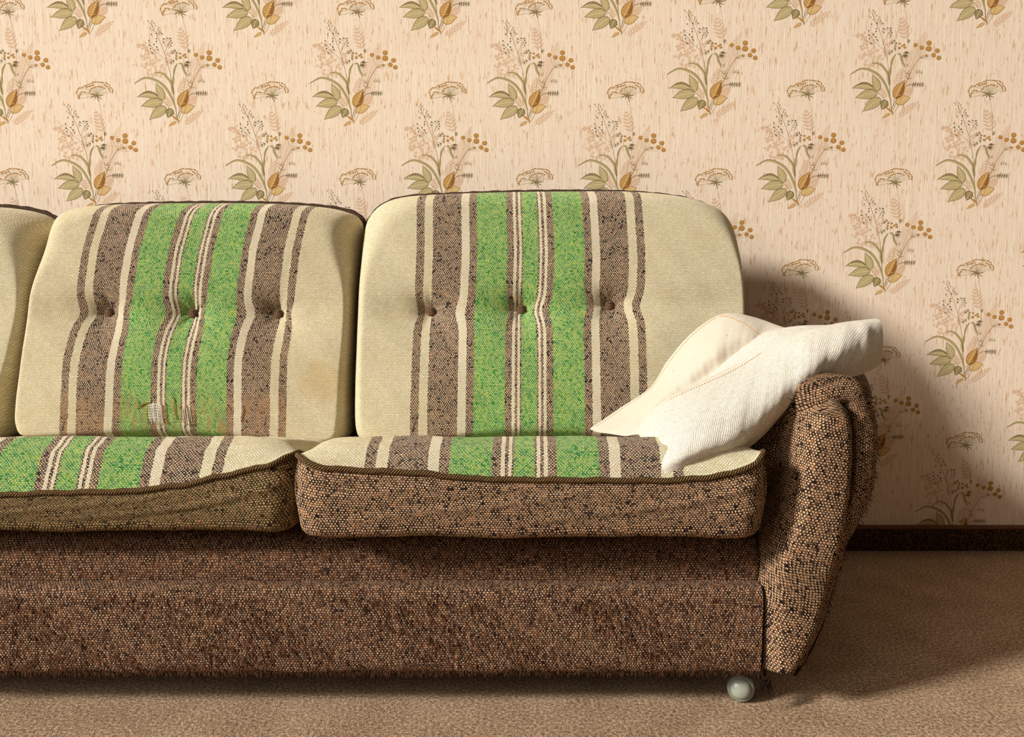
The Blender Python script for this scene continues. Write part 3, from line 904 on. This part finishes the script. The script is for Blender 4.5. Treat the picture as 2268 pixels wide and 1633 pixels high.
# ------------------------------------------------------------------ back cushions
LEAN, BZ0 = .30, .46
def back_cushion(label, outline, Y0, Tk, mat, centre, uscale, buttons, vtear=None, lean=LEAN):
    N = 280
    pts = [P(CX + (x-CX)*(.945 + .022*min(1, max(0, (x-300)/900))), y, Y0, lean, BZ0) for x, y in catmull(outline, N, closed=True)]   # seam lies behind the face
    cx = sum(p.x for p in pts)/N; cz = (max(p.z for p in pts)+min(p.z for p in pts))/2
    zmin = min(p.z for p in pts)
    hw = (max(p.x for p in pts)-min(p.x for p in pts))/2; hh = (max(p.z for p in pts)-min(p.z for p in pts))/2
    nrm = Vector((0, -1, 0))
    T = Thing('back_cushion', label, 'cushion', (cx, Y0, zmin), 'back cushions of the sofa')
    cl = sorted([(P(x, y, Y0 - Tk, lean, BZ0).z, P(x, y, Y0 - Tk, lean, BZ0).x) for x, y in centre])
    def base(x, z): return Vector((x, Y0 + lean*(z-BZ0), z))
    bpos = []
    for bx, by in buttons:
        q = P(bx, by, Y0 - Tk + .02, lean, BZ0); bpos.append((q - nrm*Tk).to_tuple())
    # buttons expressed in the seam plane
    bp_ = [(b[0], b[2]) for b in bpos]
    def depth(uu, x, z):
        ee = uu*math.hypot(x-cx, z-cz)/max(1e-3, 1-uu) if uu < .9 else 1
        aa = abs(z-cz)/max(1e-6, math.hypot(x-cx, z-cz))
        E = lerp(.020 if x > cx else .036, .064, aa*aa) + ((.045 if x > cx else .055)*math.exp(-((aa-.50)/.20)**2) if z > cz else 0)
        g = (1-(1-min(1, ee/E))**2.3)**.50
        d = Tk*(g*.94 + .06*sin(min(1, uu/.8)*PI/2))
        for k, (a, b) in enumerate(bp_):
            r2 = (x-a)**2 + (z-b)**2; r = math.sqrt(r2)
            d -= .024*math.exp(-(r/.030)**1.6) + .016*math.exp(-r2/.085**2)
            # radiating folds
            if r < .12:
                an = math.atan2(z-b, x-a); d += .0022*sin(an*7+k)*math.exp(-(r/.05)**2)*min(1, r/.012)
        if bp_:
            bz = interp(sorted(bp_), x); d -= .010*math.exp(-((z-bz)/.040)**2)*min(1, uu/.2)
        d += .0016*wobble(x*2.3+z*1.7)*g
        return d
    def pinch(x, z):
        s = 0
        for a, b in bp_:
            dx, dz = x-a, z-b
            s += (.30*dx*math.exp(-(dx/.085)**2-(dz/.028)**2))
        return s
    NR = 84; V, U = [], []
    for k in range(NR+1):
        uu = (k/NR)**1.25*.997; fct = 1-uu
        for p in pts:
            x, z = cx+(p.x-cx)*fct, cz+(p.z-cz)*fct
            q = base(x, z) + nrm*depth(uu, x, z)
            V.append(q)
            xc = interp(cl, q.z)
            U.append(((q.x + pinch(x, z) - xc)/uscale, q.z - (.012*math.exp(-((z-(bp_[0][1] if bp_ else 0))/.05)**2) if False else 0)))
    Fc = grid_faces(NR+1, N, closed=True, flip=area([(p.x, p.z) for p in pts]) < 0)
    Fc.append(tuple(NR*N+i for i in range(N)) if area([(p.x, p.z) for p in pts]) > 0 else tuple(NR*N+i for i in range(N))[::-1])
    T.part('front_cover', V, Fc, mat, U)
    # rear cover
    V, U = [], []
    for k in range(14):
        uu = (k/13)*.98; fct = 1-uu
        for p in pts:
            x, z = cx+(p.x-cx)*fct, cz+(p.z-cz)*fct
            q = base(x, z) - nrm*(.030*min(1, uu/.3)**.6); V.append(q); U.append((x, z))
    Fc = grid_faces(14, N, closed=True); Fc.append(tuple(13*N+i for i in range(N))[::-1])
    T.part('rear_cover', V, Fc, M_rail, U)
    path = [base(cx+(p.x-cx)*1.004, cz+(p.z-cz)*1.012) - nrm*.001 + Vector((.0007*wobble(i*.21), 0, .0007*wobble(i*.17+1))) for i, p in enumerate(pts)]
    v, f, u = sweep(path, .0068, 8, closed=True); T.part('piping', v, f, M_pipeb, u)
    # covered buttons
    for a, b in bp_:
        uu = 1 - max(abs(a-cx)/hw, abs(b-cz)/hh)
        C = base(a, b) + nrm*(depth(uu, a, b) + .000)
        s1 = Vector((1, 0, 0)); s2 = nrm.cross(s1).normalized()
        prof = [(.0135, -.004), (.0140, .001), (.0132, .006), (.0105, .010), (.006, .0122), (.0, .013)]
        V, U = [], []
        for r, h in prof:
            for i in range(24):
                an = 2*PI*i/24; V.append(C + nrm*h + s1*(cos(an)*r) + s2*(sin(an)*r)); U.append((cos(an)*r*1.2, sin(an)*r*1.2))
        T.part('button', V, grid_faces(6, 24, closed=True), M_btn, U)
    T.base, T.nrm, T.depth, T.c, T.h = base, nrm, depth, (cx, cz), (hw, hh)
    return T

outR = [(786, 940), (784, 850), (787, 760), (790, 680), (794, 600), (798, 530), (808, 488), (840, 456), (895, 440), (1000, 434), (1150, 429), (1300, 428), (1400, 430), (1495, 438),
        (1560, 452), (1602, 474), (1624, 510), (1632, 570), (1636, 660), (1636, 760), (1632, 860), (1622, 935), (1600, 962), (1500, 966), (1300, 966), (1100, 966), (900, 966), (812, 962)]
bkR = back_cushion('tallest back cushion, upright beside the rolled arm, green band straight and unworn', outR, 2.145, .195, M_back,
                   [(1172, 430), (1176, 559), (1172, 700), (1172, 950)], 1.0, [(953, 692), (1155, 687), (1352, 678)])
outM = [(42, 935), (42, 880), (52, 800), (64, 720), (74, 640), (86, 560), (98, 505), (122, 474), (180, 460), (290, 455), (420, 453), (560, 454), (680, 460), (750, 470),
        (786, 488), (794, 530), (793, 620), (790, 720), (784, 830), (780, 930), (766, 962), (700, 967), (540, 967), (380, 966), (200, 962), (70, 957)]
bkM = back_cushion('middle back cushion leaning left, with worn torn threads at the foot of its green band', outM, 2.150, .195, M_backw,
                   [(445, 455), (419, 572), (405, 660), (398, 720), (386, 800), (380, 940)], .955, [(231, 693), (420, 696), (610, 697)])
outL = [(-700, 930), (-690, 800), (-672, 640), (-655, 540), (-620, 490), (-540, 468), (-400, 460), (-200, 456), (-60, 460), (20, 470), (66, 487), (92, 512), (94, 560), (84, 660), (66, 760),
        (42, 860), (18, 940), (-20, 964), (-200, 967), (-450, 967), (-660, 962)]
bkL = back_cushion('back cushion cut off by the left edge, showing only its plain cream side', outL, 2.160, .195, M_back,
                   [(-292, 455), (-320, 700), (-345, 940)], .955, [(-500, 693), (-310, 696), (-120, 697)])

# torn warp threads on the middle cushion
def tear():
    pale, rust = [], []
    T = bkM
    def surf(px, py, lift=.0012):
        q = P(px, py, 2.150 - .19, LEAN, BZ0)
        for _ in range(4):
            # seam-plane point below q along the normal
            s_ = (q.z - (T.base(q.x, q.z)).z)
            x, z = q.x, q.z
            b = T.base(x, z); dd = (q - b).dot(T.nrm); bz = z - T.nrm.z*dd
            uu = 1 - max(abs(x-T.c[0])/T.h[0], abs(bz-T.c[1])/T.h[1])
            want = T.depth(uu, x, bz)
            b2 = T.base(x, bz) + T.nrm*want
            m_ = b2.y - LEAN*(b2.z-BZ0)
            q = P(px, py, m_, LEAN, BZ0)
        return q + T.nrm*lift
    for i in range(11):
        x = 330 + i*2.7 + rnd.uniform(-.8, .8); y0 = 893 + abs(i-4)*1.0 + rnd.uniform(-2, 2); y1 = 936 + rnd.uniform(-4, 4) + i*.3
        pale.append(sweep([surf(lerp(x, x+4, t), lerp(y0, y1, t), .0012+.0006*sin(t*PI)) for t in [k/8 for k in range(9)]], .00075, 5))
    for i in range(5):
        x = 405 + i*4 + rnd.uniform(-1, 1)
        pale.append(sweep([surf(lerp(x, x+6, t), lerp(905, 942, t)) for t in [k/8 for k in range(9)]], .0006, 5))
    for i in range(6):
        y = 897 + i*5.6
        pale.append(sweep([surf(lerp(329, 358, t), y + 1.2*sin(t*9)) for t in [k/8 for k in range(9)]], .0008, 5))
    for (xa, ya, xb, yb) in ((326, 892, 329, 940), (358, 895, 364, 938), (302, 905, 330, 891), (304, 899, 326, 893), (398, 900, 410, 940), (412, 898, 424, 944), (430, 915, 433, 946), (384, 880, 392, 930), (540, 905, 534, 935), (365, 890, 372, 940)):
        rust.append(sweep([surf(lerp(xa, xb, t)+1.5*sin(t*7), lerp(ya, yb, t), .002) for t in [k/8 for k in range(9)]], .0008, 5))
    v, f, u = merge(pale); a = T.part('exposed_threads', v, f, plain('bare_warp', (232, 224, 208), .9, .1, .1), u); a['kind'] = 'stuff'; a['label'] = 'pale bare warp threads in a hole'
    v, f, u = merge(rust); a = T.part('torn_threads', v, f, plain('rust_thread', (150, 98, 44), .9, .1, .2), u); a['kind'] = 'stuff'
tear()

# ------------------------------------------------------------------ white pillow
def linen(name, c0, c1, pitch):
    nb = NB(name, .95, .1)
    w = weave(nb, pitch, pitch*.8)
    n = nb.noise(w['uv'], 90, 2)
    c = nb.ramp(nb.math('ADD', nb.math('MULTIPLY', w['r1'], .5), nb.math('MULTIPLY', n, .5)), [(.2, sr(*c0)), (.75, sr(*c1))])
    c = nb.mix(nb.math('MULTIPLY', nb.math('SUBTRACT', 1., w['knot']), .35), c, sr(186, 168, 140))
    fl_ = nb.smooth(nb.noise(nb.vec(w['u'], w['v'], 2.), 70, 2), .72, .76, 0, .7)
    c = nb.mix(fl_, c, sr(160, 140, 112))
    nb.b.inputs['Sheen Weight'].default_value = .15
    return nb.done(c, w['knot'], .0011, .8)
M_lin = linen('coarse_white_linen', (212, 203, 188), (238, 232, 219), .0042)
M_linf = linen('smooth_cream_linen', (222, 209, 188), (236, 225, 206), .0028)
M_thr = plain('tan_stitching', (214, 170, 116), .9, .1)

# rows run from the lower-left end to the upper-right end; (px, py, depth)
ROWS = [
    [(1306, 950, 1.885), (1372, 905, 1.90), (1440, 858, 1.90), (1478, 800, 1.915), (1532, 738, 1.935), (1600, 695, 1.955), (1672, 703, 1.96), (1725, 728, 1.94), (1768, 752, 1.90), (1815, 760, 1.86)],
    [(1322, 957, 1.84), (1388, 918, 1.84), (1450, 868, 1.84), (1510, 802, 1.85), (1562, 745, 1.87), (1628, 704, 1.89), (1692, 712, 1.89), (1745, 728, 1.86), (1800, 742, 1.82), (1850, 745, 1.80)],
    [(1350, 961, 1.79), (1408, 926, 1.78), (1462, 880, 1.78), (1532, 826, 1.79), (1590, 776, 1.80), (1652, 742, 1.82), (1710, 738, 1.83), (1762, 738, 1.81), (1822, 732, 1.79), (1880, 726, 1.78)],
    [(1385, 966, 1.735), (1422, 932, 1.74), (1468, 890, 1.75), (1545, 846, 1.76), (1612, 808, 1.77), (1680, 774, 1.78), (1728, 752, 1.78), (1778, 738, 1.77), (1840, 724, 1.76), (1912, 712, 1.76)],
    [(1412, 962, 1.69), (1440, 912, 1.69), (1492, 872, 1.70), (1562, 842, 1.70), (1638, 810, 1.71), (1704, 774, 1.72), (1752, 746, 1.73), (1805, 728, 1.73), (1868, 714, 1.74), (1936, 706, 1.745)],
    [(1420, 972, 1.61), (1458, 926, 1.60), (1516, 888, 1.61), (1590, 862, 1.61), (1668, 832, 1.62), (1732, 796, 1.64), (1784, 764, 1.65), (1836, 742, 1.67), (1892, 726, 1.69), (1950, 711, 1.73)],
    [(1432, 992, 1.54), (1480, 958, 1.52), (1540, 926, 1.52), (1612, 898, 1.53), (1690, 866, 1.55), (1756, 830, 1.575), (1812, 796, 1.60), (1862, 768, 1.63), (1912, 746, 1.67), (1955, 734, 1.72)],
    [(1446, 1014, 1.49), (1498, 988, 1.475), (1556, 962, 1.475), (1626, 938, 1.49), (1700, 902, 1.52), (1768, 858, 1.56), (1826, 824, 1.60), (1876, 796, 1.63), (1922, 776, 1.67), (1956, 762, 1.72)],
    [(1460, 1034, 1.462), (1512, 1012, 1.452), (1572, 992, 1.46), (1640, 970, 1.48), (1704, 934, 1.53), (1772, 880, 1.59), (1830, 844, 1.63), (1882, 820, 1.66), (1926, 802, 1.70), (1954, 788, 1.735)],
    [(1474, 1050, 1.452), (1524, 1032, 1.462), (1580, 1016, 1.485), (1640, 1002, 1.51), (1690, 966, 1.575), (1762, 892, 1.655), (1822, 856, 1.69), (1880, 838, 1.72), (1922, 824, 1.74), (1950, 808, 1.76)],
]
def pillow():
    NC, NRr = 150, 110
    rows = [catmull([tuple(P(*c)) for c in r], NC) for r in ROWS]
    cols = [catmull([rows[j][i] for j in range(len(rows))], NRr) for i in range(NC)]   # cols[i][r]
    G = [[Vector(cols[i][r]) for i in range(NC)] for r in range(NRr)]
    for r in range(NRr):
        for i in range(NC):
            s, t = i/(NC-1), r/(NRr-1)
            e = min(1, 6*min(s, 1-s))
            G[r][i].y += e*(.024*math.exp(-((t-.345)/.060)**2) - .010*math.exp(-((t-.45)/.045)**2))*(1-.6*s)
            G[r][i].z -= e*.010*math.exp(-((t-.345)/.060)**2)*(1-s)
    # drag folds on the coarse face
    for r in range(NRr):
        for i in range(NC):
            s, t = i/(NC-1), r/(NRr-1)
            if t > .42:
                k = math.exp(-((s-.42)/.2)**2)*math.exp(-((t-.62)/.13)**2)
                G[r][i].y += .0035*sin((t*1.0 - s*.35)*70)*k
                k2 = math.exp(-((s-.70)/.05)**2)*math.exp(-((t-.86)/.10)**2)
                G[r][i].y += .010*k2
                k3 = math.exp(-((s-.9)/.07)**2)*math.exp(-((t-.66)/.16)**2)
                G[r][i].y += .004*sin(s*60+t*20)*k3
            else:
                k = math.exp(-((s-.13)/.04)**2)*math.exp(-((t-.25)/.2)**2)
                G[r][i].y += .008*k
            G[r][i].y += .0012*wobble(s*6+t*4)*min(1, 8*min(s, 1-s, t, 1-t))
    T = Thing('throw_pillow', 'crumpled off-white linen pillow slumped between the seat corner and the rolled arm', 'pillow', tuple(P(1560, 1000, 1.6)))
    SP = int(NRr*.435)                      # the stitched edge between smooth back and coarse face
    Ls = [[0]*NC for _ in range(NRr)]
    for r in range(NRr):
        for i in range(1, NC): Ls[r][i] = Ls[r][i-1] + (G[r][i]-G[r][i-1]).length
    Lt = [[0]*NC for _ in range(NRr)]
    for i in range(NC):
        for r in range(1, NRr): Lt[r][i] = Lt[r-1][i] + (G[r][i]-G[r-1][i]).length
    def sub(r0, r1):
        V = [G[r][i] for r in range(r0, r1+1) for i in range(NC)]
        U = [(Ls[r][i], -Lt[r][i]) for r in range(r0, r1+1) for i in range(NC)]
        return V, grid_faces(r1-r0+1, NC, flip=True), U
    v, f, u = sub(0, SP); T.part('smooth_side', v, f, M_linf, u)
    v, f, u = sub(SP, NRr-1); T.part('coarse_side', v, f, M_lin, u)
    # underside: same rim, pushed away from the room
    V, U = [], []
    for r in range(NRr):
        for i in range(NC):
            s, t = i/(NC-1), r/(NRr-1)
            rim = (min(1, 7*min(s, 1-s, t, 1-t)))**.5
            a, b, c, d = G[0][i], G[NRr-1][i], G[r][0], G[r][NC-1]
            co = (a.lerp(b, t) + c.lerp(d, s) - (G[0][0].lerp(G[0][NC-1], s)).lerp(G[NRr-1][0].lerp(G[NRr-1][NC-1], s), t))
            q = co.lerp(G[r][i], .35) + Vector((.0, .045, -.006))*rim
            if rim < 1: q = G[r][i].lerp(q, rim)
            V.append(q); U.append((Ls[r][i], -Lt[r][i]))
    T.part('underside', V, grid_faces(NRr, NC), M_lin, U)
    def nor(r, i):
        a = G[min(r+1, NRr-1)][i]-G[max(r-1, 0)][i]; b = G[r][min(i+1, NC-1)]-G[r][max(i-1, 0)]
        n_ = a.cross(b).normalized(); return n_ if n_.y < 0 else -n_
    def stitch(cells, nm, lab=None):
        parts = []; k = 0
        pts = [G[r][i] + nor(r, i)*.0009 for r, i in cells]
        pts = [Vector(p) for p in catmull([tuple(p) for p in pts[::3]], 160)]
        for a in range(0, 158, 2): parts.append(sweep([pts[a], pts[a].lerp(pts[a+1], .5) , pts[a+1]], .0008, 5))
        v, f, u = merge(parts); o = T.part(nm, v, f, M_thr, u)
        if lab: o['label'] = lab
    stitch([(SP+5, i) for i in range(4, int(NC*.92))], 'stitching', 'tan stitches along the folded edge')
    stitch([(3, i) for i in range(3, int(NC*.62))], 'stitching', 'tan stitches along the back edge')
    stitch([(r, int(NC*(.60 + .12*(r/SP)))) for r in range(3, SP-6)], 'stitching', 'tan stitches across the smooth side')
    return T
pillow()

# ------------------------------------------------------------------ light
def light(name, typ, loc, energy, col, **kw):
    d = bpy.data.lights.new(name, typ); d.energy = energy; d.color = col
    for k, v in kw.items(): setattr(d, k, v)
    o = bpy.data.objects.new(name, d); COL.objects.link(o); o.location = loc
    return o
def aim(o, d): o.rotation_euler = Vector(d).to_track_quat('-Z', 'Y').to_euler()
s = light('window_sun', 'SUN', (-3, 0, 3), 5.3, (1, .96, .90), angle=math.radians(9)); aim(s, (.82, .38, -.45))
a = light('window_daylight', 'AREA', (-2.4, -1.6, 2.0), 46, (1, .95, .88), shape='RECTANGLE', size=1.6, size_y=1.5); aim(a, (2.2, 3.6, -1.1))
w = bpy.data.worlds.new('room_light'); scn.world = w; w.use_nodes = True
w.node_tree.nodes['Background'].inputs[0].default_value = (1.0, .78, .56, 1)
w.node_tree.nodes['Background'].inputs[1].default_value = .11

cam = bpy.data.cameras.new('camera'); co = bpy.data.objects.new('camera', cam); COL.objects.link(co)
cam.sensor_width = 36; cam.lens = F / 2268 * 36; cam.sensor_fit = 'HORIZONTAL'
co.location = (0, 0, H); co.rotation_euler = (PI/2 - TH, 0, 0)
cam.clip_start = .05
scn.camera = co
vs = scn.view_settings
vs.view_transform = 'Standard'; vs.look = 'None'; vs.gamma = 1; vs.exposure = 0; vs.use_curve_mapping = False
